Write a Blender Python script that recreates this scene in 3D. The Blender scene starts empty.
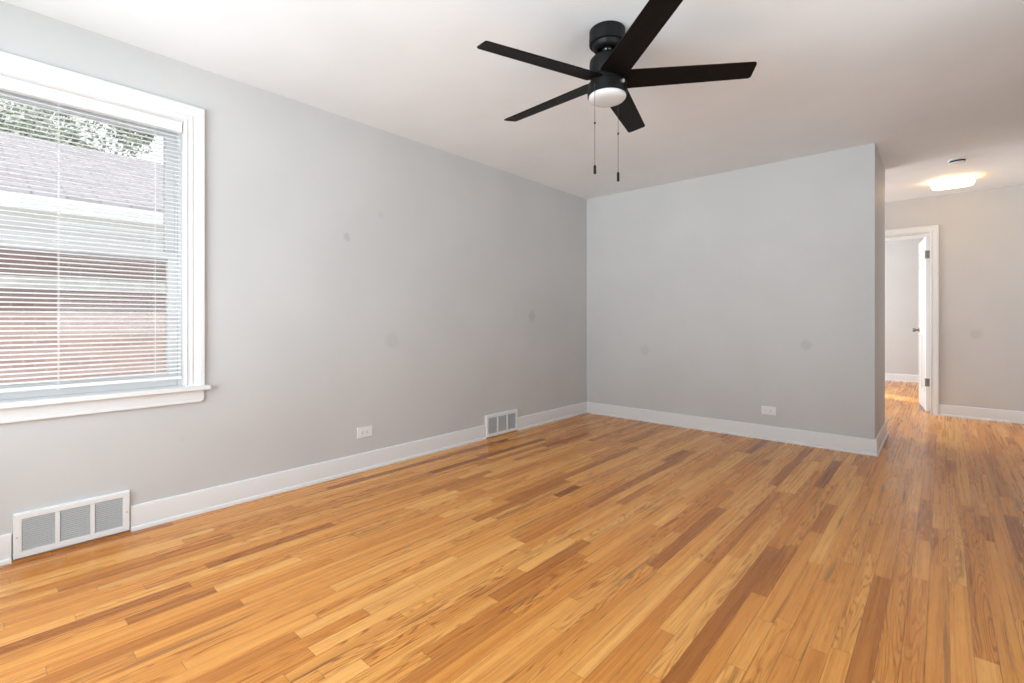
import bpy, bmesh, math, random
from math import sin, cos, pi, radians, tan
from mathutils import Vector, Matrix

C = bpy.context.scene.collection
SC = bpy.context.scene
random.seed(7)

# ------------------------------------------------------------------ measured room (metres)
H = 2.44                       # ceiling height
XL, XR = -3.0414, 0.68         # left wall, right wall
YF = -0.68                     # front wall (behind the camera)
YB, YS = 4.692, 5.589          # back wall, far end of its return
XP = -0.3933                   # outside corner of the back wall
YH, YH2 = 7.148, 7.27          # hall end wall
YE = 10.70                     # far bedroom wall
EYE = 1.0554

# ------------------------------------------------------------------ camera
cam_d = bpy.data.cameras.new('camera')
cam = bpy.data.objects.new('camera', cam_d); C.objects.link(cam)
cam.location = (0, 0, EYE)
cam.rotation_euler = (radians(90), 0, radians(41.74))
cam_d.sensor_width = 36.0
cam_d.lens = 482.35 / 1024 * 36
cam_d.shift_y = -(341.5 - 320.23) / 1024
cam_d.clip_start = 0.02
SC.camera = cam

# ------------------------------------------------------------------ world, sun, daylight, exposure
SC.view_settings.view_transform = 'Standard'
SC.view_settings.look = 'None'
SC.view_settings.gamma = 1.0
SC.view_settings.use_curve_mapping = False
SC.view_settings.exposure = 0.0
SC.cycles.use_denoising = True
SC.cycles.max_bounces = 12
SC.cycles.diffuse_bounces = 8
SC.cycles.sample_clamp_indirect = 6.0

world = bpy.data.worlds.new('world'); SC.world = world
world.use_nodes = True
bg = world.node_tree.nodes['Background']
bg.inputs[0].default_value = (0.90, 0.95, 1.0, 1)
bg.inputs[1].default_value = 1.5

def light(name, kind, loc, power, color=(1, 1, 1), **kw):
    d = bpy.data.lights.new(name, kind); d.energy = power; d.color = color
    for k, v in kw.items(): setattr(d, k, v)
    o = bpy.data.objects.new(name, d); C.objects.link(o); o.location = loc
    return o
def aim(o, d):
    o.rotation_euler = Vector(d).to_track_quat('-Z', 'Y').to_euler()

SUN_EL = radians(52)
sun = light('sun', 'SUN', (6, -6, 8), 6.5, (1.0, 0.95, 0.88), angle=radians(0.6))
aim(sun, (-0.86 * cos(SUN_EL), 0.51 * cos(SUN_EL), -sin(SUN_EL)))
# daylight through the front window (behind the camera) and the bedroom window
day = light('front_window_daylight', 'AREA', (-1.50, -0.74, 1.30), 57, (0.87, 0.945, 1.0), shape='RECTANGLE', size=2.2, size_y=1.5)
aim(day, (0, 1, 0))
ceiling_fill = light('ceiling_fill_panel', 'AREA', (-1.4, -7.0, -0.1), 700, (0.84, 0.935, 1.0), shape='RECTANGLE', size=8.0, size_y=2.4)  # added fill panel out front, throws light up onto the ceiling
aim(ceiling_fill, (0, 0.90, 0.43))
side = light('side_fill_panel', 'AREA', (XR + 0.09, 1.55, 1.55), 17, (0.82, 0.925, 1.0), shape='RECTANGLE', size=1.9, size_y=1.3)  # added fill lamp from the right, set in an invented window
aim(side, (-1, 0, 0.25))
day2 = light('bedroom_window_daylight', 'AREA', (XL - 0.06, 9.2, 1.45), 110, (0.90, 0.96, 1.0), shape='RECTANGLE', size=1.2, size_y=1.3)
aim(day2, (1, 0, 0))
day3 = light('hall_window_daylight', 'AREA', (XL - 0.06, 6.35, 1.45), 62, (0.92, 0.96, 1.0), shape='RECTANGLE', size=1.0, size_y=1.3)
aim(day3, (1, 0, 0))

# ------------------------------------------------------------------ materials
def mat(name, color, rough=0.5, metal=0.0, spec=0.5, **kw):
    m = bpy.data.materials.new(name); m.use_nodes = True
    b = m.node_tree.nodes['Principled BSDF']
    b.inputs['Base Color'].default_value = (*color, 1)
    b.inputs['Roughness'].default_value = rough
    b.inputs['Metallic'].default_value = metal
    b.inputs['Specular IOR Level'].default_value = spec
    for k, v in kw.items(): b.inputs[k].default_value = v
    return m
class NT:
    """small helper around a node tree"""
    def __init__(s, m): s.t = m.node_tree; s.b = s.t.nodes.get('Principled BSDF')
    def n(s, typ, **kw):
        x = s.t.nodes.new(typ)
        for k, v in kw.items(): setattr(x, k, v)
        return x
    def l(s, a, b): s.t.links.new(a, b)
    def math(s, op, a, b=None, c=None, clamp=False):
        x = s.n('ShaderNodeMath', operation=op, use_clamp=clamp)
        for i, v in enumerate((a, b, c)):
            if v is None: continue
            if isinstance(v, (int, float)): x.inputs[i].default_value = v
            else: s.l(v, x.inputs[i])
        return x.outputs[0]
    def mix(s, f, a, b, blend='MIX'):
        x = s.n('ShaderNodeMix', data_type='RGBA', blend_type=blend)
        for sock, v in ((x.inputs[0], f), (x.inputs[6], a), (x.inputs[7], b)):
            if isinstance(v, (int, float)): sock.default_value = v
            elif isinstance(v, tuple): sock.default_value = (*v, 1) if len(v) == 3 else v
            else: s.l(v, sock)
        return x.outputs[2]
    def maprange(s, v, a, b, c=0.0, d=1.0, smooth=True):
        x = s.n('ShaderNodeMapRange', interpolation_type='SMOOTHSTEP' if smooth else 'LINEAR')
        s.l(v, x.inputs[0])
        for i, k in enumerate((a, b, c, d)): x.inputs[i + 1].default_value = k
        return x.outputs[0]
    def noise(s, vec, scale, detail=2.0, rough=0.5, dist=0.0):
        x = s.n('ShaderNodeTexNoise'); x.inputs['Scale'].default_value = scale
        x.inputs['Detail'].default_value = detail; x.inputs['Roughness'].default_value = rough
        x.inputs['Distortion'].default_value = dist
        if vec is not None: s.l(vec, x.inputs['Vector'])
        return x.outputs[0]
    def bump(s, h, strength, dist=0.001):
        x = s.n('ShaderNodeBump'); x.inputs['Strength'].default_value = strength
        x.inputs['Distance'].default_value = dist
        s.l(h, x.inputs['Height']); s.l(x.outputs[0], s.b.inputs['Normal'])

def wall_paint(name, color, spots=(), rough=0.55):
    """eggshell paint with fine roller texture; spots are touched-up patches of paint (x, y, z, radius, strength)"""
    m = mat(name, color, rough, spec=0.35); N = NT(m)
    pos = N.n('ShaderNodeNewGeometry').outputs['Position']
    big = N.noise(pos, 1.7, 3)
    col = N.mix(N.maprange(big, 0.3, 0.7), tuple(c * 0.975 for c in color), tuple(min(1, c * 1.02) for c in color))
    wob = N.noise(pos, 26, 3, 0.6)
    for (x, y, z, r, s) in spots:
        d = N.n('ShaderNodeVectorMath', operation='DISTANCE')
        N.l(pos, d.inputs[0]); d.inputs[1].default_value = (x, y, z)
        dd = N.math('ADD', d.outputs['Value'], N.math('MULTIPLY', N.math('SUBTRACT', wob, 0.5), r * 1.1))
        f = N.maprange(dd, r * 0.55, r * 1.15, s, 0.0)
        col = N.mix(f, col, tuple(c * 0.55 for c in color))
    N.l(col, N.b.inputs['Base Color'])
    N.bump(N.noise(pos, 380, 2), 0.12, 0.0006)
    return m

GREY = (0.550, 0.560, 0.563)
m_wall_left = wall_paint('grey_wall_paint_left', GREY, [
    (XL, 1.712, 1.625, 0.030, 0.36), (XL, 3.707, 1.097, 0.058, 0.30), (XL, 2.074, 0.909, 0.07, 0.15), (XL, 1.98, 1.82, 0.03, 0.10), (XL, 0.75, 0.42, 0.02, 0.08)])
m_wall_back = wall_paint('grey_wall_paint_back', GREY, [(-0.859, YB, 0.846, 0.048, 0.25), (-2.321, YB, 0.744, 0.06, 0.18)])
m_wall_hall = wall_paint('glow_tinted_wall_paint_hall', (0.575, 0.565, 0.55), [(0.268, YH, 0.908, 0.055, 0.22)])  # copy of the grey paint with the lamp's warm glow mixed in
m_wall = wall_paint('grey_wall_paint', GREY)
m_ceiling = wall_paint('white_ceiling_paint', (0.810, 0.845, 0.870), rough=0.75)
m_trim = mat('white_trim_enamel', (0.715, 0.730, 0.735), 0.45, spec=0.3)
m_blind = mat('white_blind_slat', (0.84, 0.84, 0.84), 0.42)
m_plastic = mat('white_plastic', (0.76, 0.78, 0.785), 0.35)
m_steel_white = mat('white_painted_steel', (0.75, 0.775, 0.79), 0.38)
m_grille = mat('grey_white_grille', (0.54, 0.55, 0.55), 0.45)
m_duct = mat('dark_duct', (0.03, 0.03, 0.03), 0.7)
m_slot = mat('dark_slot', (0.03, 0.03, 0.03), 0.6)
m_black = mat('matt_black_metal', (0.0045, 0.0045, 0.005), 0.5, spec=0.25)
m_gloss = mat('gloss_black_metal', (0.012, 0.012, 0.014), 0.12)
m_chrome = mat('brushed_nickel', (0.62, 0.60, 0.57), 0.28, 1.0)
m_hinge = mat('tarnished_hinge_steel', (0.22, 0.20, 0.18), 0.4, 0.8)
m_chain = mat('bead_chain_metal', (0.10, 0.095, 0.09), 0.35, 0.8)
m_opal = mat('opal_glass', (0.62, 0.63, 0.63), 0.25)
m_sill = mat('window_sill_paint', (0.55, 0.55, 0.53), 0.5)  # one even light grey for the sill

def blade_material():
    m = mat('espresso_blade', (0.012, 0.009, 0.008), 0.50, spec=0.14); N = NT(m)
    tc = N.n('ShaderNodeTexCoord').outputs['Object']
    mp = N.n('ShaderNodeMapping'); N.l(tc, mp.inputs[0]); mp.inputs['Scale'].default_value = (3, 90, 90)
    n = N.noise(mp.outputs[0], 1.0, 4, 0.6)
    N.l(N.mix(N.maprange(n, 0.3, 0.75), (0.0022, 0.0016, 0.0014), (0.0065, 0.0046, 0.0040)), N.b.inputs['Base Color'])
    return m
m_blade = blade_material()

def glass_material():
    m = bpy.data.materials.new('window_glass'); m.use_nodes = True
    t = m.node_tree; t.nodes.clear()
    o = t.nodes.new('ShaderNodeOutputMaterial'); mx = t.nodes.new('ShaderNodeMixShader')
    tr = t.nodes.new('ShaderNodeBsdfTransparent'); gl = t.nodes.new('ShaderNodeBsdfGlossy')
    fr = t.nodes.new('ShaderNodeFresnel'); fr.inputs[0].default_value = 1.45
    tr.inputs[0].default_value = (0.96, 0.96, 0.96, 1); gl.inputs['Roughness'].default_value = 0.0
    t.links.new(fr.outputs[0], mx.inputs[0]); t.links.new(tr.outputs[0], mx.inputs[1])
    t.links.new(gl.outputs[0], mx.inputs[2]); t.links.new(mx.outputs[0], o.inputs[0])
    return m
m_glass = glass_material()

def lamp_material():
    m = mat('lit_lamp_diffuser', (0.9, 0.85, 0.75), 0.4)
    b = m.node_tree.nodes['Principled BSDF']
    b.inputs['Emission Color'].default_value = (1.0, 0.62, 0.28, 1)
    b.inputs['Emission Strength'].default_value = 11
    return m
m_lamp = lamp_material()

def floor_material():
    """oak strips: every board carries its own random numbers (rnd) and its own board coordinates (UVMap)"""
    m = mat('oak_strip_floor', (0.6, 0.35, 0.15), 0.30, spec=0.38); N = NT(m)
    at = N.n('ShaderNodeAttribute', attribute_name='rnd'); sp = N.n('ShaderNodeSeparateColor'); N.l(at.outputs['Color'], sp.inputs[0])
    r1, r2, r3 = sp.outputs
    uv = N.n('ShaderNodeUVMap', uv_map='UVMap').outputs[0]
    end = N.n('ShaderNodeUVMap', uv_map='EndDist').outputs[0]
    su = N.n('ShaderNodeSeparateXYZ'); N.l(uv, su.inputs[0])
    se = N.n('ShaderNodeSeparateXYZ'); N.l(end, se.inputs[0])
    u, v = su.outputs[0], su.outputs[1]             # both metres, u across the strip
    # base tone of the board
    ramp = N.n('ShaderNodeValToRGB'); cr = ramp.color_ramp
    stops = [(0.0, (0.29, 0.098, 0.019)), (0.14, (0.44, 0.163, 0.031)), (0.36, (0.65, 0.268, 0.053)),
             (0.70, (0.76, 0.350, 0.080)), (1.0, (0.86, 0.465, 0.138))]
    cr.elements[0].position = stops[0][0]; cr.elements[0].color = (*stops[0][1], 1)
    cr.elements[1].position = stops[-1][0]; cr.elements[1].color = (*stops[-1][1], 1)
    for p_, c_ in stops[1:-1]:
        e = cr.elements.new(p_); e.color = (*c_, 1)
    N.l(r1, ramp.inputs[0]); col = ramp.outputs[0]
    # coordinates for the grain, offset per board
    def vec(a, b, c):
        x = N.n('ShaderNodeCombineXYZ')
        for i, k in enumerate((a, b, c)):
            if isinstance(k, (int, float)): x.inputs[i].default_value = k
            else: N.l(k, x.inputs[i])
        return x.outputs[0]
    seed = N.math('MULTIPLY', r2, 97.0)
    # soft streaks along the board
    st = N.noise(vec(N.math('MULTIPLY', u, 55), N.math('MULTIPLY', v, 0.8), seed), 1.0, 3, 0.6)
    col = N.mix(N.maprange(st, 0.30, 0.72), N.mix(0.75, col, (0.72, 0.58, 0.46), 'MULTIPLY'), col)
    # fine pores
    po = N.noise(vec(N.math('MULTIPLY', u, 620), N.math('MULTIPLY', v, 6), seed), 1.0, 2, 0.6)
    col = N.mix(N.math('MULTIPLY', N.maprange(po, 0.52, 0.68), 0.50), col, N.mix(1.0, col, (0.55, 0.42, 0.32), 'MULTIPLY'))
    # growth rings cut lengthwise: contours of a slowly varying field make the cathedral figure
    fld = N.noise(vec(N.math('MULTIPLY', u, 17), N.math('MULTIPLY', v, 1.25), seed), 1.0, 2, 0.45)
    ring = N.math('ADD', N.math('MULTIPLY', fld, 17.0), N.math('MULTIPLY', u, 60.0))
    fr = N.math('FRACT', ring)
    line = N.maprange(N.math('ABSOLUTE', N.math('SUBTRACT', fr, 0.5)), 0.04, 0.26, 1.0, 0.0)
    amt = N.maprange(r3, 0.40, 0.95, 0.10, 0.82)
    col = N.mix(N.math('MULTIPLY', line, amt), col, N.mix(1.0, col, (0.46, 0.33, 0.23), 'MULTIPLY'))
    # occasional dark mineral streaks
    ms = N.noise(vec(N.math('MULTIPLY', u, 30), N.math('MULTIPLY', v, 1.3), N.math('ADD', seed, 31.0)), 1.0, 2, 0.5)
    col = N.mix(N.math('MULTIPLY', N.maprange(ms, 0.63, 0.75), 0.60), col, (0.17, 0.075, 0.03))
    # seams between boards
    ed = N.math('MINIMUM', se.outputs[0], se.outputs[1])
    seam = N.maprange(ed, 0.0003, 0.0016, 1.0, 0.0)
    col = N.mix(N.math('MULTIPLY', seam, 0.60), col, (0.09, 0.04, 0.015))
    N.l(col, N.b.inputs['Base Color'])
    N.l(N.maprange(st, 0.2, 0.8, 0.24, 0.33), N.b.inputs['Roughness'])
    hgt = N.math('ADD', N.math('MULTIPLY', seam, -0.6), N.math('ADD', N.math('MULTIPLY', po, -0.05), N.math('MULTIPLY', st, 0.15)))
    N.bump(hgt, 0.25, 0.0012)
    return m
m_floor = floor_material()

def brick_material():
    m = mat('neighbour_brick', (0.4, 0.2, 0.15), 0.8); N = NT(m)
    pos = N.n('ShaderNodeNewGeometry').outputs['Position']
    s = N.n('ShaderNodeSeparateXYZ'); N.l(pos, s.inputs[0])
    c = N.n('ShaderNodeCombineXYZ'); N.l(N.math('ADD', s.outputs[0], s.outputs[1]), c.inputs[0]); N.l(s.outputs[2], c.inputs[1])
    b = N.n('ShaderNodeTexBrick'); N.l(c.outputs[0], b.inputs['Vector'])
    b.inputs['Color1'].default_value = (0.225, 0.150, 0.135, 1); b.inputs['Color2'].default_value = (0.285, 0.20, 0.18, 1)
    b.inputs['Mortar'].default_value = (0.29, 0.235, 0.215, 1); b.inputs['Scale'].default_value = 1.0
    b.inputs['Brick Width'].default_value = 0.21; b.inputs['Row Height'].default_value = 0.075
    b.inputs['Mortar Size'].default_value = 0.012
    N.l(b.outputs[0], N.b.inputs['Base Color'])
    return m
m_brick = brick_material()

def shingle_material():
    m = mat('roof_shingles', (0.4, 0.4, 0.42), 0.85); N = NT(m)
    pos = N.n('ShaderNodeNewGeometry').outputs['Position']
    s = N.n('ShaderNodeSeparateXYZ'); N.l(pos, s.inputs[0])
    c = N.n('ShaderNodeCombineXYZ'); N.l(s.outputs[1], c.inputs[0]); N.l(N.math('MULTIPLY', s.outputs[0], 1.12), c.inputs[1])
    b = N.n('ShaderNodeTexBrick'); N.l(c.outputs[0], b.inputs['Vector'])
    b.inputs['Color1'].default_value = (0.22, 0.215, 0.24, 1); b.inputs['Color2'].default_value = (0.28, 0.27, 0.30, 1)
    b.inputs['Mortar'].default_value = (0.16, 0.155, 0.175, 1); b.inputs['Scale'].default_value = 1.0
    b.inputs['Brick Width'].default_value = 0.30; b.inputs['Row Height'].default_value = 0.14
    b.inputs['Mortar Size'].default_value = 0.012
    N.l(b.outputs[0], N.b.inputs['Base Color'])
    return m
m_shingle = shingle_material()

def noisy(name, c1, c2, scale, rough=0.8):
    m = mat(name, c1, rough); N = NT(m)
    pos = N.n('ShaderNodeNewGeometry').outputs['Position']
    N.l(N.mix(N.maprange(N.noise(pos, scale, 4), 0.35, 0.65), c1, c2), N.b.inputs['Base Color'])
    return m
m_ground = noisy('concrete_side_yard', (0.42, 0.41, 0.39), (0.52, 0.51, 0.48), 3)
m_leaf = noisy('tree_leaf', (0.20, 0.25, 0.18), (0.40, 0.45, 0.38), 1.5)
m_bark = noisy('tree_bark', (0.12, 0.09, 0.07), (0.2, 0.16, 0.12), 12)
m_stone = noisy('limestone_band', (0.50, 0.49, 0.47), (0.60, 0.59, 0.56), 6)
m_stucco = noisy('exterior_stucco', (0.55, 0.54, 0.52), (0.6, 0.59, 0.57), 5)

# ------------------------------------------------------------------ mesh helpers
class MB:
    def __init__(s): s.bm = bmesh.new()
    def box(s, x0, x1, y0, y1, z0, z1):
        v = [s.bm.verts.new((x, y, z)) for z in (z0, z1) for y in (y0, y1) for x in (x0, x1)]
        for f in ((0, 2, 3, 1), (4, 5, 7, 6), (0, 1, 5, 4), (2, 6, 7, 3), (0, 4, 6, 2), (1, 3, 7, 5)):
            s.bm.faces.new([v[i] for i in f])
        return s
    def grid(s, rows, close_u=False, close_v=False):
        """rows: list of lists of points; quads between neighbouring rows"""
        V = [[s.bm.verts.new(p) for p in r] for r in rows]
        n, k = len(V), len(V[0])
        for i in range(n if close_u else n - 1):
            for j in range(k if close_v else k - 1):
                a, b = V[i], V[(i + 1) % n]
                s.bm.faces.new((a[j], a[(j + 1) % k], b[(j + 1) % k], b[j]))
        return V
    def cap(s, verts): s.bm.faces.new(verts)
    def lathe(s, prof, seg=48, center=(0, 0, 0), axis='z', smooth=True):
        cx, cy, cz = center
        def P(r, h, a):
            if axis == 'z': return (cx + r * cos(a), cy + r * sin(a), cz + h)
            if axis == 'x': return (cx + h, cy + r * cos(a), cz + r * sin(a))
            return (cx + r * cos(a), cy + h, cz + r * sin(a))
        V = s.grid([[P(max(r, 1e-5), h, 2 * pi * k / seg) for k in range(seg)] for r, h in prof], close_v=True)
        s.cap(V[0]); s.cap(V[-1])
        return s
    def prism(s, pts, axis, a, b):
        """polygon pts in the plane perpendicular to axis, extruded from a to b"""
        def P(p, t):
            if axis == 'x': return (t, p[0], p[1])
            if axis == 'y': return (p[0], t, p[1])
            return (p[0], p[1], t)
        V = s.grid([[P(p, a) for p in pts], [P(p, b) for p in pts]], close_v=True)
        s.cap(V[0]); s.cap(V[1])
        return s
    def tube(s, a, b, r, seg=10, r2=None):
        a, b = Vector(a), Vector(b); d = (b - a).normalized()
        n = d.orthogonal().normalized(); t = d.cross(n); r2 = r if r2 is None else r2
        V = s.grid([[p + (n * cos(q) + t * sin(q)) * rr for q in [2 * pi * k / seg for k in range(seg)]] for p, rr in ((a, r), (b, r2))], close_v=True)
        s.cap(V[0]); s.cap(V[1])
        return s
    def build(s, name, m, parent=None, bevel=0, segs=2, smooth=False, angle=40):
        bmesh.ops.recalc_face_normals(s.bm, faces=s.bm.faces)
        me = bpy.data.meshes.new(name); s.bm.to_mesh(me); s.bm.free()
        me.materials.append(m)
        o = bpy.data.objects.new(name, me); C.objects.link(o)
        if parent is not None: o.parent = parent
        if bevel:
            md = o.modifiers.new('bevel', 'BEVEL'); md.width = bevel; md.segments = segs; md.limit_method = 'ANGLE'
            md.angle_limit = radians(30)
        if smooth or bevel:
            for p in me.polygons: p.use_smooth = True
            me.set_sharp_from_angle(angle=radians(angle))
        return o

def empty(name, loc=(0, 0, 0), rz=0.0):
    o = bpy.data.objects.new(name, None); C.objects.link(o)
    o.location = loc; o.rotation_euler = (0, 0, rz); o.empty_display_size = 0.1
    return o
def tag(o, label=None, cat=None, group=None, kind=None):
    if label: o['label'] = label
    if cat: o['category'] = cat
    if group: o['group'] = group
    if kind: o['kind'] = kind
    return o
def struct(o, label=None, cat=None): return tag(o, label, cat, kind='structure')

def sheet_with_holes(mb, axis, a, b, s0, s1, holes, zt=H, zb=0.0):
    """wall slab from a to b along axis, spanning s0..s1 and zb..zt, with rectangular holes (s, s, z, z)"""
    def bx(p0, p1, z0, z1):
        if p1 - p0 < 1e-6 or z1 - z0 < 1e-6: return
        if axis == 'x': mb.box(a, b, p0, p1, z0, z1)
        else: mb.box(p0, p1, a, b, z0, z1)
    cur = s0
    for (h0, h1, z0, z1) in sorted(holes):
        bx(cur, h0, zb, zt); bx(h0, h1, zb, z0); bx(h0, h1, z1, zt); cur = h1
    bx(cur, s1, zb, zt)

def frame_sweep(mb, prof, s0, s1, zb, z1, P, bottom=False):
    """mitred casing: prof = (distance from the inner edge, height off the wall); P(s, z, h) -> point"""
    rows = []
    if not bottom:
        for d, h in prof: rows.append([P(s0 - d, zb, h), P(s0 - d, z1 + d, h), P(s1 + d, z1 + d, h), P(s1 + d, zb, h)])
        V = mb.grid(rows)
        mb.cap([r[0] for r in V]); mb.cap([r[3] for r in V])
        for k in range(3): mb.bm.faces.new((V[0][k], V[0][k + 1], V[-1][k + 1], V[-1][k]))
    else:
        for d, h in prof: rows.append([P(s0 - d, zb - d, h), P(s0 - d, z1 + d, h), P(s1 + d, z1 + d, h), P(s1 + d, zb - d, h)])
        mb.grid(rows, close_u=True, close_v=True)

def base_path(mb, pts, prof):
    """baseboard along plan points; the room lies on the right-hand side of the direction of travel"""
    pts = [Vector(p) for p in pts]; n = len(pts); offs = []
    for i in range(n):
        ds = []
        if i > 0: ds.append((pts[i] - pts[i - 1]).normalized())
        if i < n - 1: ds.append((pts[i + 1] - pts[i]).normalized())
        ns = [Vector((d.y, -d.x)) for d in ds]
        if len(ns) == 1: offs.append(ns[0])
        else:
            m_ = (ns[0] + ns[1]); offs.append(m_ / (m_.dot(ns[0])))
    V = mb.grid([[(*(p + o * d), z) for d, z in prof] for p, o in zip(pts, offs)], close_v=True)
    mb.cap(V[0]); mb.cap(V[-1])

# ------------------------------------------------------------------ the setting: shell
# window opening in the left wall
WY0, WY1, WZ0, WZ1 = -0.220, 0.765, 0.700, 2.125
BW = (7.34, 7.93, 0.85, 2.30)                 # bedroom window in the right wall

def build_floor():
    bm = bmesh.new(); W = 0.0572
    uvl = bm.loops.layers.uv.new('UVMap'); edl = bm.loops.layers.uv.new('EndDist')
    colr = bm.loops.layers.float_color.new('rnd')
    x = XL - 0.03; y0, y1 = YF - 0.05, YE + 0.05
    while x < XR + 0.05:
        y = y0 - random.uniform(0, 0.9)
        while y < y1:
            L = random.choice((0.25, 0.35, 0.45, 0.55, 0.65, 0.8, 0.95, 1.2, 1.5)) * random.uniform(0.85, 1.15)
            a, b = max(y, y0), min(y + L, y1)
            if b - a > 0.004:
                vs = [bm.verts.new(p) for p in ((x, a, 0), (x + W, a, 0), (x + W, b, 0), (x, b, 0))]
                # split into a 3x3 patch is not needed: distances to the long and short edges are linear on two halves
                mx, my = x + W / 2, (a + b) / 2
                r = (min(1, max(0, random.betavariate(2.0, 1.25))), random.random(), random.random(), 1)
                vo = random.uniform(0, 50)
                k = min(W / 2, (b - a) / 2)
                # hip-shaped split so that the edge distance is exact
                i0 = bm.verts.new((mx, a + k, 0)); i1 = bm.verts.new((mx, b - k, 0)) if (b - k) - (a + k) > 1e-5 else i0
                fl = [(vs[0], vs[1], i0), (vs[2], vs[3], i1)]
                if i1 is i0: fl += [(vs[1], vs[2], i0), (vs[3], vs[0], i0)]
                else: fl += [(vs[1], vs[2], i1, i0), (vs[3], vs[0], i0, i1)]
                for f in fl:
                    fc = bm.faces.new(f)
                    for lp in fc.loops:
                        c = lp.vert.co
                        lp[uvl].uv = (c.x - x, c.y - a + vo)
                        e = min(c.x - x, x + W - c.x, c.y - a, b - c.y); lp[edl].uv = (e, e)
                        lp[colr] = r
            y += L
        x += W
    me = bpy.data.meshes.new('floor'); bm.normal_update(); bm.to_mesh(me); bm.free()
    me.materials.append(m_floor)
    o = bpy.data.objects.new('floor', me); C.objects.link(o)
    return struct(o, 'honey oak strip floor', 'floor')
build_floor()

b = MB(); b.box(XL - 0.2, XR + 0.15, YF - 0.15, YE + 0.2, -0.22, -0.004)
struct(b.build('trim_1', m_stucco), 'slab under the oak floor', 'slab')

b = MB(); b.box(XL - 0.2, XR + 0.15, YF - 0.15, YE + 0.2, H, H + 0.25)
struct(b.build('ceiling', m_ceiling), 'flat white painted ceiling', 'ceiling')
b = MB(); b.box(XL - 0.3, XR + 0.15, YF - 1.6, YF - 0.15, H + 0.02, H + 0.25)  # unseen overhangs added to keep direct sun out of the windows
b.box(XR + 0.15, XR + 1.3, YF - 1.6, 4.2, H + 0.02, H + 0.25)
struct(b.build('trim_2', m_stucco), 'added eaves blocking the sun at the front and right walls', 'eave')

b = MB(); sheet_with_holes(b, 'x', XL - 0.2, XL, YF - 0.15, YE + 0.2, [(WY0 - 0.0125, WY1 + 0.0125, WZ0 - 0.031, WZ1 + 0.0125), (8.55, 9.85, 0.75, 2.15), (5.80, 6.90, 0.75, 2.15)])
struct(b.build('wall_left', m_wall_left), 'grey painted left wall with the window', 'wall')
b = MB(); b.box(XL, XP, YB, YS, 0, H)
struct(b.build('wall_back', m_wall_back), 'grey painted back wall ending at an outside corner', 'wall')
b = MB(); sheet_with_holes(b, 'x', XR, XR + 0.15, YF - 0.15, YE + 0.2, [(0.6, 2.5, 0.85, 2.25), BW])  # first opening is added for the side fill lamp
struct(b.build('wall_right', m_wall), 'grey painted right wall', 'wall')
b = MB(); sheet_with_holes(b, 'y', YF - 0.15, YF, XL, XR, [(-2.62, -0.38, 0.55, 2.10)])
struct(b.build('wall_front', m_wall), 'grey painted front wall behind the camera', 'wall')
DX0, DX1, DZ = -0.885, -0.100, 2.040           # hall door opening
b = MB(); sheet_with_holes(b, 'y', YH, YH2, XL, XR, [(DX0 - 0.02, DX1 + 0.02, 0.0, DZ + 0.02)])
struct(b.build('wall_hall', m_wall_hall), 'grey wall at the end of the hall, warmly lit', 'wall')
b = MB(); b.box(XL, XR, YE, YE + 0.2, 0, H)
struct(b.build('wall_bedroom', m_wall), 'pale grey far wall of the room beyond the door', 'wall')

# baseboards with a shoe moulding
BH = 0.124
BASE = [(0, 0), (0.024, 0), (0.024, 0.006), (0.021, 0.016), (0.0135, 0.020), (0.0135, BH - 0.014), (0.011, BH - 0.004), (0.006, BH), (0, BH)]
V1 = (0.119, 0.527); V2 = (3.042, 3.470)       # the two vents interrupt the left baseboard
b = MB()
base_path(b, [(XL, YF), (XL, V1[0] - 0.003)], BASE)
base_path(b, [(XL, V1[1] + 0.003), (XL, V2[0] - 0.003)], BASE)
base_path(b, [(XL, V2[1] + 0.003), (XL, YB - 0.0135)], BASE)
struct(b.build('baseboard_left', m_trim, smooth=True, angle=25), 'white baseboard along the left wall', 'baseboard')
b = MB(); base_path(b, [(XL, YB), (XP, YB), (XP, YS), (XP - 0.6, YS)], BASE)
struct(b.build('baseboard_back', m_trim, smooth=True, angle=25), 'white baseboard along the back wall and round its corner', 'baseboard')
b = MB(); base_path(b, [(-0.0285, YH), (XR, YH)], BASE); base_path(b, [(XL, YH), (DX0 - 0.0715, YH)], BASE)
struct(b.build('baseboard_hall', m_trim, smooth=True, angle=25), 'white baseboard on the hall end wall', 'baseboard')
b = MB(); base_path(b, [(XL, YE), (XR, YE)], BASE)
struct(b.build('baseboard_bedroom', m_trim, smooth=True, angle=25), 'white baseboard in the room beyond the door', 'baseboard')
b = MB(); base_path(b, [(XR, YH), (XR, YF)], BASE)
struct(b.build('baseboard_right', m_trim, smooth=True, angle=25), 'white baseboard along the right wall', 'baseboard')

# ------------------------------------------------------------------ window_1 in the left wall
win = struct(empty('window_1', (XL, (WY0 + WY1) / 2, WZ0)), 'white double-hung window with blinds in the left wall', 'window')
def wpart(mb, name, m, parent=win, **kw):
    mb.bm.transform(Matrix.Translation(-Vector(win.location)))
    return mb.build(name, m, parent, **kw)
PL = lambda s, z, h: (XL + h, s, z)
CAS = [(0, 0), (0, 0.013), (0.003, 0.016), (0.007, 0.016), (0.010, 0.012), (0.024, 0.013), (0.028, 0.017), (0.032, 0.017), (0.035, 0.0135),
       (0.052, 0.015), (0.060, 0.019), (0.066, 0.019), (0.068, 0.022), (0.086, 0.022), (0.089, 0.019), (0.089, 0)]
b = MB(); frame_sweep(b, CAS, WY0, WY1, WZ0, WZ1, PL); wpart(b, 'casing', m_trim, smooth=True, angle=25)
b = MB(); b.box(XL - 0.085, XL + 0.046, WY0 - 0.113, WY1 + 0.113, WZ0 - 0.025, WZ0)
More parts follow.
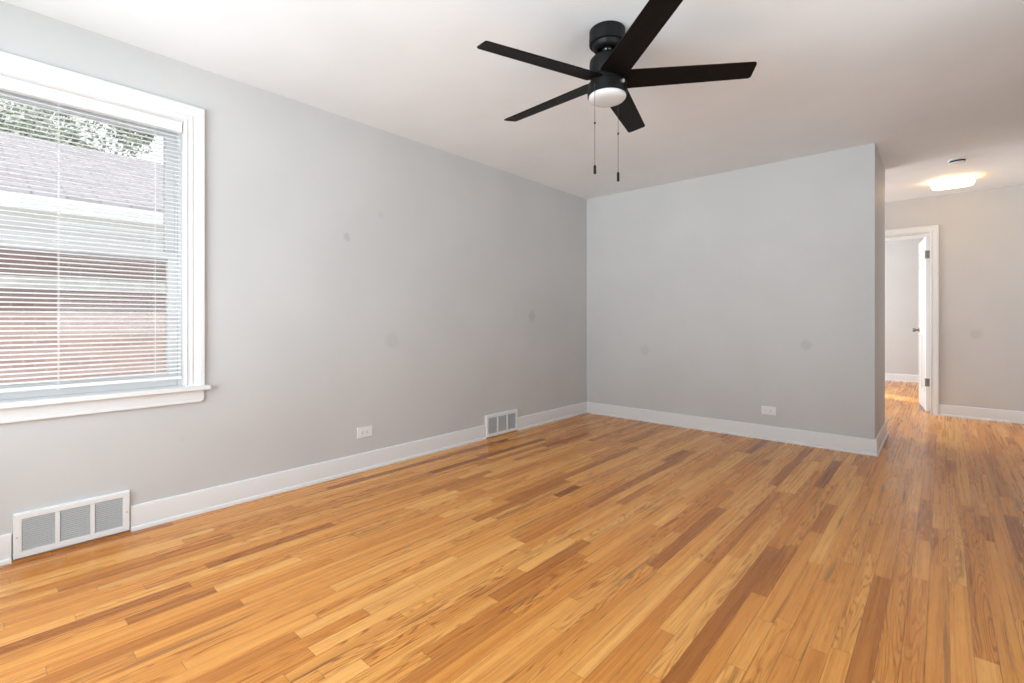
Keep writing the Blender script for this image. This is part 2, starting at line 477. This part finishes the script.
# the stool is notched round the opening: the inner tongue is a second box
b = MB()
b.box(XL, XL + 0.046, WY0 - 0.113, WY1 + 0.113, WZ0 - 0.025, WZ0)
b.box(XL - 0.10, XL, WY0, WY1, WZ0 - 0.025, WZ0)
wpart(b, 'stool', m_trim, bevel=0.004)
b = MB()
y0, y1, z0, z1 = WY0 - 0.087, WY1 + 0.087, WZ0 - 0.092, WZ0 - 0.025
b.prism([(y0, z1), (y1, z1), (y1, z0 + 0.018), (y1 - 0.018, z0), (y0 + 0.018, z0), (y0, z0 + 0.018)], 'x', XL, XL + 0.015)
b.prism([(y0 + 0.004, z0 + 0.014), (y1 - 0.004, z0 + 0.014), (y1 - 0.016, z0 + 0.002), (y0 + 0.016, z0 + 0.002)], 'x', XL + 0.015, XL + 0.020)
wpart(b, 'apron', m_trim, bevel=0.002)
b = MB()                                        # jambs, head and sill lining
b.box(XL - 0.2, XL, WY1, WY1 + 0.012, WZ0, WZ1 + 0.012); b.box(XL - 0.2, XL, WY0 - 0.012, WY0, WZ0, WZ1 + 0.012)
b.box(XL - 0.2, XL, WY0, WY1, WZ1, WZ1 + 0.012)
for s, e in ((WY1 - 0.012, WY1), (WY0, WY0 + 0.012)):        # stops
    b.box(XL - 0.10, XL - 0.075, s, e, WZ0, WZ1 - 0.012); b.box(XL - 0.148, XL - 0.138, s, e, WZ0, WZ1 - 0.012)
b.box(XL - 0.10, XL - 0.075, WY0, WY1, WZ1 - 0.012, WZ1)
wpart(b, 'jamb', m_trim)
b = MB(); b.box(XL - 0.26, XL - 0.10, WY0 - 0.012, WY1 + 0.012, WZ0 - 0.03, WZ0 - 0.006); wpart(b, 'sill', m_sill, bevel=0.003)
ZM = 1.405
def sash(name, xa, xb, za, zb, bot, top, st=0.052):
    P = MB(); ya, yb = WY0 + 0.002, WY1 - 0.002
    P.box(xa, xb, ya, ya + st, za, zb); P.box(xa, xb, yb - st, yb, za, zb)
    P.box(xa, xb, ya + st, yb - st, za, za + bot); P.box(xa, xb, ya + st, yb - st, zb - top, zb)
    s = wpart(P, name, m_trim, bevel=0.002)
    xm = (xa + xb) / 2; g = MB(); g.box(xm - 0.002, xm + 0.002, ya + st - 0.004, yb - st + 0.004, za + bot - 0.004, zb - top + 0.004)
    o = wpart(g, 'glass_pane', m_glass, s)
    o.parent = s
    q = MB()                                    # dark glazing gasket
    for (u0, u1, w0, w1) in ((ya + st, ya + st + 0.004, za + bot, zb - top), (yb - st - 0.004, yb - st, za + bot, zb - top),
                             (ya + st, yb - st, za + bot, za + bot + 0.004), (ya + st, yb - st, zb - top - 0.004, zb - top)):
        q.box(xm - 0.006, xm + 0.006, u0, u1, w0, w1)
    wpart(q, 'gasket', m_grille, s)
    return s
sash('lower_sash', XL - 0.137, XL - 0.102, WZ0 - 0.004, ZM + 0.022, 0.066, 0.040)
sash('upper_sash', XL - 0.185, XL - 0.150, ZM - 0.022, WZ1 - 0.002, 0.040, 0.052)
b = MB()                                        # sash lock on the meeting rail
b.box(XL - 0.135, XL - 0.105, 0.25, 0.31, ZM + 0.022, ZM + 0.030); b.lathe([(0.012, 0), (0.012, 0.008), (0.006, 0.012)], 20, (XL - 0.12, 0.28, ZM + 0.030))
wpart(b, 'sash_lock', m_plastic)

# ------------------------------------------------------------------ mini blind hanging in the window
bl = tag(empty('window_blind', (XL - 0.04, (WY0 + WY1) / 2, WZ0 + 0.006)), 'white horizontal mini blind lowered inside the window frame', 'blind')
def bpart(mb, name, m, parent=bl, **kw):
    mb.bm.transform(Matrix.Translation(-Vector(bl.location))); return mb.build(name, m, parent, **kw)
BX = XL - 0.040; BY0, BY1 = WY0 + 0.006, WY1 - 0.006
b = MB(); b.box(BX - 0.022, BX + 0.014, BY0, BY1, WZ1 - 0.050, WZ1 - 0.001)
b.box(BX - 0.024, BX + 0.0165, BY0, BY1, WZ1 - 0.006, WZ1 - 0.0012); b.box(BX - 0.024, BX + 0.0165, BY0, BY1, WZ1 - 0.053, WZ1 - 0.047)
bpart(b, 'headrail', m_blind, bevel=0.001)
b = MB(); pitch = 0.0212; z = WZ0 + 0.074; tilt = radians(9.0); nsl = 0
while z < WZ1 - 0.062:
    top, botm = [], []
    for k in range(7):
        t = k / 6 - 0.5; xx = t * 0.0250; zz = 0.0046 * (1 - 4 * t * t)
        X = BX + xx * cos(tilt) + zz * sin(tilt); Z = z + zz * cos(tilt) - xx * sin(tilt)
        top.append((X, Z + 0.00025)); botm.append((X, Z - 0.00025))
    b.prism(top + botm[::-1], 'y', BY0 + 0.003, BY1 - 0.003)
    z += pitch; nsl += 1
bpart(b, 'slats', m_blind)
b = MB(); b.box(BX - 0.013, BX + 0.013, BY0 + 0.002, BY1 - 0.002, WZ0 + 0.038, WZ0 + 0.054); bpart(b, 'bottom_rail', m_blind, bevel=0.003)
for yc in (0.640, 0.270, -0.100):
    b = MB()
    for dx in (-0.0135, 0.0135): b.tube((BX + dx, yc, WZ0 + 0.046), (BX + dx, yc, WZ1 - 0.030), 0.0006, 6)
    b.tube((BX, yc + 0.004, WZ0 + 0.046), (BX, yc + 0.004, WZ1 - 0.030), 0.0005, 6)
    b.lathe([(0.004, -0.004), (0.006, 0), (0.004, 0.004)], 12, (BX + 0.004, yc, WZ0 + 0.036))
    bpart(b, 'ladder_cord', m_blind)

# ------------------------------------------------------------------ wall vents
def make_vent(w, label):
    t = tag(empty('wall_vent'), label, 'vent', 'white wall vents at the baseboard')
    h, d0, d1 = 0.199, 0.003, 0.022             # local: x out of the wall, y along it, z up
    bo, mu = 0.028, 0.016
    pw = (w - 2 * bo - 2 * mu) / 3
    f = MB()
    prof = [(0, d0), (0, d1 - 0.004), (0.002, d1), (bo - 0.004, d1), (bo - 0.001, d1 - 0.002), (bo, d1 - 0.010)]
    # outer flange as a swept, mitred border (distance grows outwards from the opening)
    P = lambda s, z, hh: (hh, s, z)
    sw = [(0, d1 - 0.012), (0.0005, d1 - 0.002), (0.003, d1), (bo - 0.003, d1), (bo, d1 - 0.005), (bo, 0.0)]
    frame_sweep(f, sw + [(0.0, 0.0)], bo, w - bo, bo + 0.006, h + 0.003 - bo, P, bottom=True)
    for k in (1, 2):
        y = bo + k * pw + (k - 1) * mu
        f.box(d1 - 0.010, d1, y, y + mu, bo + 0.006, h + 0.003 - bo)
    f.build('frame', m_steel_white, t, smooth=True, angle=30)
    k_ = MB(); k_.box(0.0008, 0.002, bo - 0.004, w - bo + 0.004, bo, h - bo + 0.006); k_.build('back_plate', m_duct, t)
    for k in range(3):
        y = bo + k * (pw + mu)
        l = MB(); n = 15; zz0, zz1 = bo + 0.006, h + 0.003 - bo; st = (zz1 - zz0) / n
        for i in range(n):
            z = zz0 + (i + 0.5) * st
            l.prism([(d1 - 0.010, z + 0.0030), (d1 - 0.0030, z - 0.0022), (d1 - 0.0027, z - 0.0034), (d1 - 0.0097, z + 0.0018)], 'y', y, y + pw)
        # prism on axis y takes (x, z)
        l.build('louver_panel', m_grille, t)
    for y in (bo * 0.42, w - bo * 0.42):
        s = MB(); s.lathe([(0.0042, 0), (0.0042, 0.0008), (0.0025, 0.0018)], 16, (d1, y, h * 0.5), 'x'); s.build('screw', m_grille, t)
    return t
v = make_vent(0.405, 'wide white three-panel wall vent under the window at the baseboard'); v.location = (XL, 0.121, 0.004)
v = make_vent(0.424, 'white wall vent nearest the far room corner, past the left outlet'); v.location = (XL, 3.044, 0.004)

# ------------------------------------------------------------------ outlets
def make_outlet(label, name='wall_outlet'):
    t = tag(empty(name), label, 'outlet', 'white wall outlets')
    w, h = 0.119, 0.074                          # local: x out of the wall, y along, z up, centred
    p = MB(); p.prism([(-w / 2, -h / 2), (w / 2, -h / 2), (w / 2, h / 2), (-w / 2, h / 2)], 'x', 0.0, 0.0075); p.build('plate', m_plastic, t, bevel=0.003)
    for s in (-1, 1):
        r = MB(); pts = []
        for k in range(24):
            a = 2 * pi * k / 24; pts.append((s * 0.0195 + max(-0.0135, min(0.0135, 0.0172 * cos(a))), 0.0172 * sin(a)))
        r.prism(pts, 'x', 0.004, 0.0096); o = r.build('receptacle', m_plastic, t, bevel=0.0006)
        q = MB()
        for dz in (-0.0064, 0.0064): q.box(0.0090, 0.0099, s * 0.0195 - 0.0045, s * 0.0195 + 0.0040, dz - 0.0011, dz + 0.0011)
        q.lathe([(0.0024, 0.0090), (0.0024, 0.0099)], 10, (0, s * 0.0195 - 0.0092, 0), 'x')
        q.build('slots', m_slot, o)
    c = MB(); c.lathe([(0.0032, 0.005), (0.0032, 0.0082), (0.002, 0.0088)], 12, (0, 0, 0), 'x'); c.build('screw', m_steel_white, t)
    return t
o = make_outlet('white horizontal wall outlet on the left wall, above the baseboard'); o.location = (XL, 1.846, 0.268)
o = make_outlet('white horizontal wall outlet on the back wall, near its outside corner'); o.location = (-1.144, YB, 0.257); o.rotation_euler = (0, 0, -pi / 2)

# ------------------------------------------------------------------ ceiling fan
FX, FY, ZB = -1.1966, 2.0261, 2.2017
fan = tag(empty('ceiling_fan', (FX, FY, H)), 'black five-blade ceiling fan with round white light and pull chains', 'ceiling fan')
Zl = lambda z: z - H
def lp(name, prof, m, seg=56, **kw):
    b = MB(); b.lathe([(r, Zl(z)) for r, z in prof], seg); return b.build(name, m, fan, smooth=True, angle=35, **kw)
lp('canopy', [(0.082, 2.4398), (0.085, 2.436), (0.086, 2.380), (0.085, 2.373), (0.081, 2.370), (0.076, 2.369), (0.075, 2.372), (0.070, 2.360), (0.066, 2.352),
              (0.058, 2.346), (0.050, 2.345), (0.047, 2.350), (0.044, 2.366), (0.0, 2.368)], m_black)
lp('hanger_ball', [(0.0, 2.371), (0.016, 2.370), (0.024, 2.362), (0.027, 2.352), (0.024, 2.340), (0.016, 2.332), (0.013, 2.326), (0.013, 2.305), (0.0, 2.304)], m_gloss, 32)
lp('motor_housing', [(0.0, 2.3225), (0.048, 2.322), (0.058, 2.319), (0.076, 2.304), (0.0825, 2.295), (0.0845, 2.285), (0.0845, 2.222), (0.082, 2.216), (0.0, 2.216)], m_black)
lp('rotor_hub', [(0.0, 2.2159), (0.078, 2.2159), (0.078, 2.184), (0.0, 2.184)], m_black)
lp('light_ring', [(0.0, 2.1839), (0.084, 2.1839), (0.090, 2.183), (0.0935, 2.179), (0.0938, 2.150), (0.0938, 2.127), (0.0920, 2.125), (0.0895, 2.127), (0.0, 2.128)], m_black)
lp('glass_shade', [(0.0, 2.1279), (0.0875, 2.1275), (0.0885, 2.123), (0.0870, 2.116), (0.081, 2.109), (0.070, 2.104), (0.050, 2.1005), (0.025, 2.099), (0.0, 2.0985)], m_opal)
PITCH, OFF, TH0 = radians(-12.7), -0.0013, radians(249.3)
def blade_mesh():
    b = MB(); r0, r1 = 0.070, 0.660; rc = 0.014; pts = []
    def corner(cx, cy, a0): 
        for k in range(6):
            a = a0 + k * pi / 10; pts.append((cx + rc * cos(a), cy + rc * sin(a)))
    w0, w1 = 0.0622, 0.0515
    corner(r1 - rc, OFF + w1 - rc, 0); corner(r0 + rc, OFF + w0 - rc, pi / 2)
    corner(r0 + rc, OFF - w0 + rc, pi); corner(r1 - rc, OFF - w1 + rc, 3 * pi / 2)
    b.prism(pts, 'z', -0.003, 0.003)
    return b
for k in range(5):
    b = blade_mesh(); o = b.build('blade', m_blade, fan, bevel=0.0012)
    o.location = (0, 0, Zl(ZB)); o.rotation_mode = 'XYZ'; a = TH0 + k * 2 * pi / 5
    o.matrix_basis = Matrix.Translation((0, 0, Zl(ZB))) @ Matrix.Rotation(a, 4, 'Z') @ Matrix.Rotation(PITCH, 4, 'X')
dv = Vector((-sin(radians(41.74)), cos(radians(41.74)), 0)); rv = Vector((cos(radians(41.74)), sin(radians(41.74)), 0))
for lat, dep, zt, zbead, zf1, zf0 in ((-0.068, -0.064, 2.150, 1.972, 1.776, 1.735), (0.066, 0.074, 2.150, 1.978, 1.788, 1.742)):
    p = rv * lat + dv * dep; q = p * 1.045
    b = MB(); b.tube((p.x * 0.9, p.y * 0.9, Zl(zt)), (q.x, q.y, Zl(zt)), 0.0045, 12); b.tube((q.x, q.y, Zl(zt + 0.002)), (q.x, q.y, Zl(zf1)), 0.0012, 8)
    z = zt
    while z > zf1 + 0.003:
        b.lathe([(0.0008, -0.0012), (0.0018, 0), (0.0008, 0.0012)], 6, (q.x, q.y, Zl(z))); z -= 0.0052
    ch = b.build('pull_chain', m_chain, fan, smooth=True)
    c = MB(); c.lathe([(0.0020, -0.006), (0.0042, -0.003), (0.0042, 0.003), (0.0020, 0.006)], 14, (q.x, q.y, Zl(zbead))); c.build('connector', m_black, ch, smooth=True)
    f = MB(); f.lathe([(0.003, Zl(zf1)), (0.0062, Zl(zf1 - 0.004)), (0.0068, Zl(zf0 + 0.004)), (0.005, Zl(zf0))], 16, (q.x, q.y, 0)); f.build('fob', m_black, ch, smooth=True)
p = (rv * 0.052 - dv * 0.082)
b = MB(); b.tube(p * 0.93 + Vector((0, 0, Zl(2.163))), p * 1.10 + Vector((0, 0, Zl(2.158))), 0.0095, 16, 0.008); b.build('thumb_screw', m_chrome, fan, smooth=True)

# ------------------------------------------------------------------ hall ceiling lamp and smoke detector
def round_rect(w, d, r, n=8):
    pts = []
    for cx, cy, a0 in ((w / 2 - r, d / 2 - r, 0), (-w / 2 + r, d / 2 - r, pi / 2), (-w / 2 + r, -d / 2 + r, pi), (w / 2 - r, -d / 2 + r, 1.5 * pi)):
        for k in range(n): a = a0 + k * pi / 2 / (n - 1); pts.append((cx + r * cos(a), cy + r * sin(a)))
    return pts
lamp = tag(empty('ceiling_light', (0.075, 6.43, H)), 'lit oblong flush ceiling light glowing warm yellow in the hall', 'ceiling light')
b = MB(); b.prism(round_rect(0.27, 0.15, 0.05), 'z', -0.014, -0.0003); b.build('base_plate', m_steel_white, lamp, bevel=0.002)
b = MB(); V = b.grid([[(x * k, y * k2, z) for x, y in round_rect(0.315, 0.19, 0.07)] for k, k2, z in
                      ((0.96, 0.94, -0.0142), (1.0, 1.0, -0.020), (1.0, 1.0, -0.052), (0.97, 0.95, -0.064), (0.90, 0.85, -0.071), (0.70, 0.6, -0.073))], close_v=True)
b.cap(V[0]); b.cap(V[-1]); b.build('diffuser', m_lamp, lamp, smooth=True)
sm = tag(empty('smoke_detector', (0.098, 5.66, H)), 'small round white smoke detector on the hall ceiling', 'smoke detector')
b = MB(); b.lathe([(0.062, -0.0003), (0.064, -0.004), (0.063, -0.010), (0.052, -0.011)], 40); b.build('base', m_plastic, sm, smooth=True)
b = MB(); b.lathe([(0.052, -0.0112), (0.052, -0.025)], 40); b.build('vent_band', m_duct, sm)
b = MB(); b.lathe([(0.054, -0.0252), (0.057, -0.028), (0.052, -0.036), (0.036, -0.041), (0.0, -0.042)], 40); b.build('cover', m_plastic, sm, smooth=True)

# ------------------------------------------------------------------ door_1 at the end of the hall
door = struct(empty('door_1', (DX1, YH, 0)), 'white door standing open at the end of the hall', 'door')
def dpart(mb, name, m, parent=door, **kw):
    mb.bm.transform(Matrix.Translation(-Vector(door.location))); return mb.build(name, m, parent, **kw)
DC = [(0, 0), (0, 0.010), (0.004, 0.013), (0.012, 0.013), (0.018, 0.011), (0.040, 0.014), (0.050, 0.018), (0.068, 0.018), (0.071, 0.015), (0.071, 0)]
b = MB(); frame_sweep(b, DC, DX0 - 0.0, DX1 + 0.0, 0.0, DZ + 0.004, lambda s, z, h: (s, YH - h, z)); dpart(b, 'casing', m_trim, smooth=True, angle=25)
b = MB(); frame_sweep(b, DC, DX0, DX1, 0.0, DZ + 0.004, lambda s, z, h: (s, YH2 + h, z)); dpart(b, 'casing', m_trim, smooth=True, angle=25)
b = MB(); b.box(DX1, DX1 + 0.02, YH, YH2, 0, DZ + 0.02); b.box(DX0 - 0.02, DX0, YH, YH2, 0, DZ + 0.02); b.box(DX0, DX1, YH, YH2, DZ, DZ + 0.02)
b.box(DX0, DX0 + 0.012, YH + 0.035, YH + 0.075, 0, DZ); b.box(DX0 + 0.012, DX1, YH + 0.035, YH + 0.075, DZ - 0.012, DZ)
dpart(b, 'jamb', m_trim)
# leaf: local x runs from hinge to latch edge, local -y is its hall face
LW, LT, LH = 0.765, 0.035, 2.015
leaf_b = MB(); leaf_b.box(0.0, LW, -LT / 2, LT / 2, 0.0, LH)
leaf = leaf_b.build('leaf', m_trim, door, bevel=0.0015)
leaf.location = (-0.023, YH2 - YH + 0.014, 0.008)
ang = math.atan2(0.755, -0.085)                 # swung about 83 degrees into the far room
leaf.rotation_euler = (0, 0, ang)
for sgn in (-1, 1):
    for (x0, x1) in ((0.11, 0.345), (0.42, 0.655)):
        for (z0, z1) in ((0.24, 0.86), (1.02, 1.56), (1.68, 1.88)):
            q = MB(); yy = sgn * LT / 2
            frame_sweep(q, [(0, 0), (0, 0.005), (0.008, 0.007), (0.016, 0.003), (0.018, 0)], x0, x1, z0, z1, lambda s, z, h: (s, yy + sgn * h, z), bottom=True)
            q.prism([(x0 + 0.03, z0 + 0.03), (x1 - 0.03, z0 + 0.03), (x1 - 0.03, z1 - 0.03), (x0 + 0.03, z1 - 0.03)], 'y', yy - sgn * 0.001, yy + sgn * 0.004)
            q.build('panel_moulding', m_trim, leaf)
    kb = MB(); s = sgn
    kb.lathe([(0.030, s * LT / 2), (0.030, s * (LT / 2 + 0.004)), (0.012, s * (LT / 2 + 0.008)), (0.011, s * (LT / 2 + 0.030)), (0.020, s * (LT / 2 + 0.036)),
              (0.027, s * (LT / 2 + 0.048)), (0.025, s * (LT / 2 + 0.060)), (0.012, s * (LT / 2 + 0.066)), (0.0, s * (LT / 2 + 0.067))], 24, (LW - 0.065, 0, 0.925), 'y')
    kb.build('knob', m_hinge, leaf, smooth=True)
for zc in (1.80, 0.335):
    hg = MB(); hg.box(-0.0018, 0.0, -LT / 2 + 0.003, LT / 2 - 0.002, zc - 0.045, zc + 0.045); hg.tube((-0.004, LT / 2 + 0.003, zc - 0.046), (-0.004, LT / 2 + 0.003, zc + 0.046), 0.006, 12)
    hg.build('hinge', m_hinge, leaf)

# ------------------------------------------------------------------ windows out of view (frames only where daylight or added fill light comes in)
def plain_window(name, P, s0, s1, z0, z1, lab):
    r = struct(empty(name), lab, 'window')
    b = MB(); frame_sweep(b, [(-0.05, -0.10), (-0.05, -0.05), (0.0, -0.05), (0.0, 0.0), (0.0, 0.016), (0.075, 0.018), (0.075, 0.0), (0.0, -0.001)][3:7], s0, s1, z0, z1, P, bottom=True)
    b.build('casing', m_trim, r)
    return r
plain_window('window_2', lambda s, z, h: (s, YF + h, z), -2.62, -0.38, 0.55, 2.10, 'front window behind the camera')
plain_window('window_3', lambda s, z, h: (XL + h, s, z), 8.55, 9.85, 0.75, 2.15, 'left window of the room beyond the door')
plain_window('window_5', lambda s, z, h: (XL + h, s, z), 5.80, 6.90, 0.75, 2.15, 'window at the left end of the hall')
plain_window('window_6', lambda s, z, h: (XR - h, s, z), 0.6, 2.5, 0.85, 2.25, 'added window for side fill light in the right wall beside the camera')  # added frame round the side fill opening
plain_window('window_4', lambda s, z, h: (XR - h, s, z), *BW, 'narrow right window of the room beyond the door')

# ------------------------------------------------------------------ outside the window
GZ = -0.95
b = MB(); b.box(-60, 40, -40, 50, GZ - 0.2, GZ); struct(b.build('ground', m_ground), 'pale concrete ground outside', 'ground')
b = MB(); sheet_with_holes(b, 'x', XL - 0.2, XR + 0.15, YF - 0.15, YE + 0.2, [], -0.221, GZ)
struct(b.build('trim_3', m_stucco), 'foundation under the floor', 'foundation')
NX = -8.4                                       # neighbour's facade
nh = tag(empty('neighbour_house', (NX, -1.5, GZ)), 'sunlit brick house with shingled roof seen through the window blinds', 'house')
def npart(mb, name, m, parent=nh, **kw):
    mb.bm.transform(Matrix.Translation(-Vector(nh.location))); return mb.build(name, m, parent, **kw)
NY0, NY1 = -10.0, 7.0; EZ = 2.02; RX = -12.6; RZ = 4.45
b = MB(); b.box(2 * RX - NX, NX, NY0, NY1, GZ, EZ); npart(b, 'brick_wall', m_brick)
ET = 2.46                                       # top of the deep white eave
b = MB(); b.prism([(NX + 0.72, ET), (NX + 0.72, ET + 0.05), (RX, RZ), (2 * RX - NX - 0.72, ET + 0.05), (2 * RX - NX - 0.72, ET)], 'y', NY0 - 0.4, NY1 + 0.4)
npart(b, 'roof', m_shingle)
b = MB(); b.box(NX - 0.02, NX + 0.06, NY0, NY1, EZ - 0.02, ET - 0.14); b.box(NX, NX + 0.70, NY0 - 0.4, NY1 + 0.4, ET - 0.14, ET - 0.10)
b.box(NX + 0.06, NX + 0.10, NY0, NY1, EZ + 0.10, EZ + 0.14); b.box(NX + 0.68, NX + 0.71, NY0 - 0.4, NY1 + 0.4, ET - 0.16, ET - 0.001)
npart(b, 'soffit', m_trim)
b = MB(); b.prism([(NX + 0.711, ET - 0.01), (NX + 0.711, ET - 0.15), (NX + 0.78, ET - 0.15), (NX + 0.83, ET - 0.05), (NX + 0.83, ET - 0.01)], 'y', NY0 - 0.4, NY1 + 0.4)
npart(b, 'gutter', m_trim)
b = MB(); b.box(NX, NX + 0.03, NY0, NY1, 1.44, 1.60); npart(b, 'stone_band', m_stone)
def tree(x, y, h, cr, seed, label):
    rnd = random.Random(seed)
    t = tag(empty('leafy_tree', (x, y, GZ)), label, 'tree', 'trees behind the brick house')
    b = MB(); b.tube((0, 0, 0), (0.1, 0.1, h * 0.6), 0.22, 12, 0.12)
    for k in range(6):
        a = k * 1.05; b.tube((0.05, 0.05, h * 0.4 + k * 0.25), (cr * 0.6 * cos(a), cr * 0.6 * sin(a), h * 0.62 + 0.3 * k), 0.08, 8, 0.03)
    b.build('trunk', m_bark, t, smooth=True)
    f = MB(); cl = [(Vector((rnd.gauss(0, cr * 0.45), rnd.gauss(0, cr * 0.45), h * 0.70 + rnd.gauss(0, h * 0.11))), rnd.uniform(0.5, 1.0) * cr * 0.42) for _ in range(34)]
    for c, r in cl:
        for _ in range(620):
            d = Vector((rnd.gauss(0, 1), rnd.gauss(0, 1), rnd.gauss(0, 1))).normalized() * r * rnd.uniform(0.6, 1.05)
            n = Vector((rnd.gauss(0, 1), rnd.gauss(0, 1), rnd.gauss(0, 1))).normalized(); u = n.orthogonal().normalized(); w = n.cross(u); s = rnd.uniform(0.05, 0.10)
            p = c + d
            f.bm.faces.new([f.bm.verts.new(p + u * s), f.bm.verts.new(p + w * s * 0.6), f.bm.verts.new(p - u * s), f.bm.verts.new(p - w * s * 0.6)])
    f.build('crown', m_leaf, t)
tree(-23.0, -6.5, 9.4, 2.9, 1, 'leafy tree behind the brick house, first of the row from the left')
tree(-23.5, 2.0, 9.8, 3.0, 2, 'leafy tree behind the brick house, second of the row from the left')
tree(-23.0, 8.8, 9.2, 2.9, 3, 'leafy tree behind the brick house, last of the row on the right')
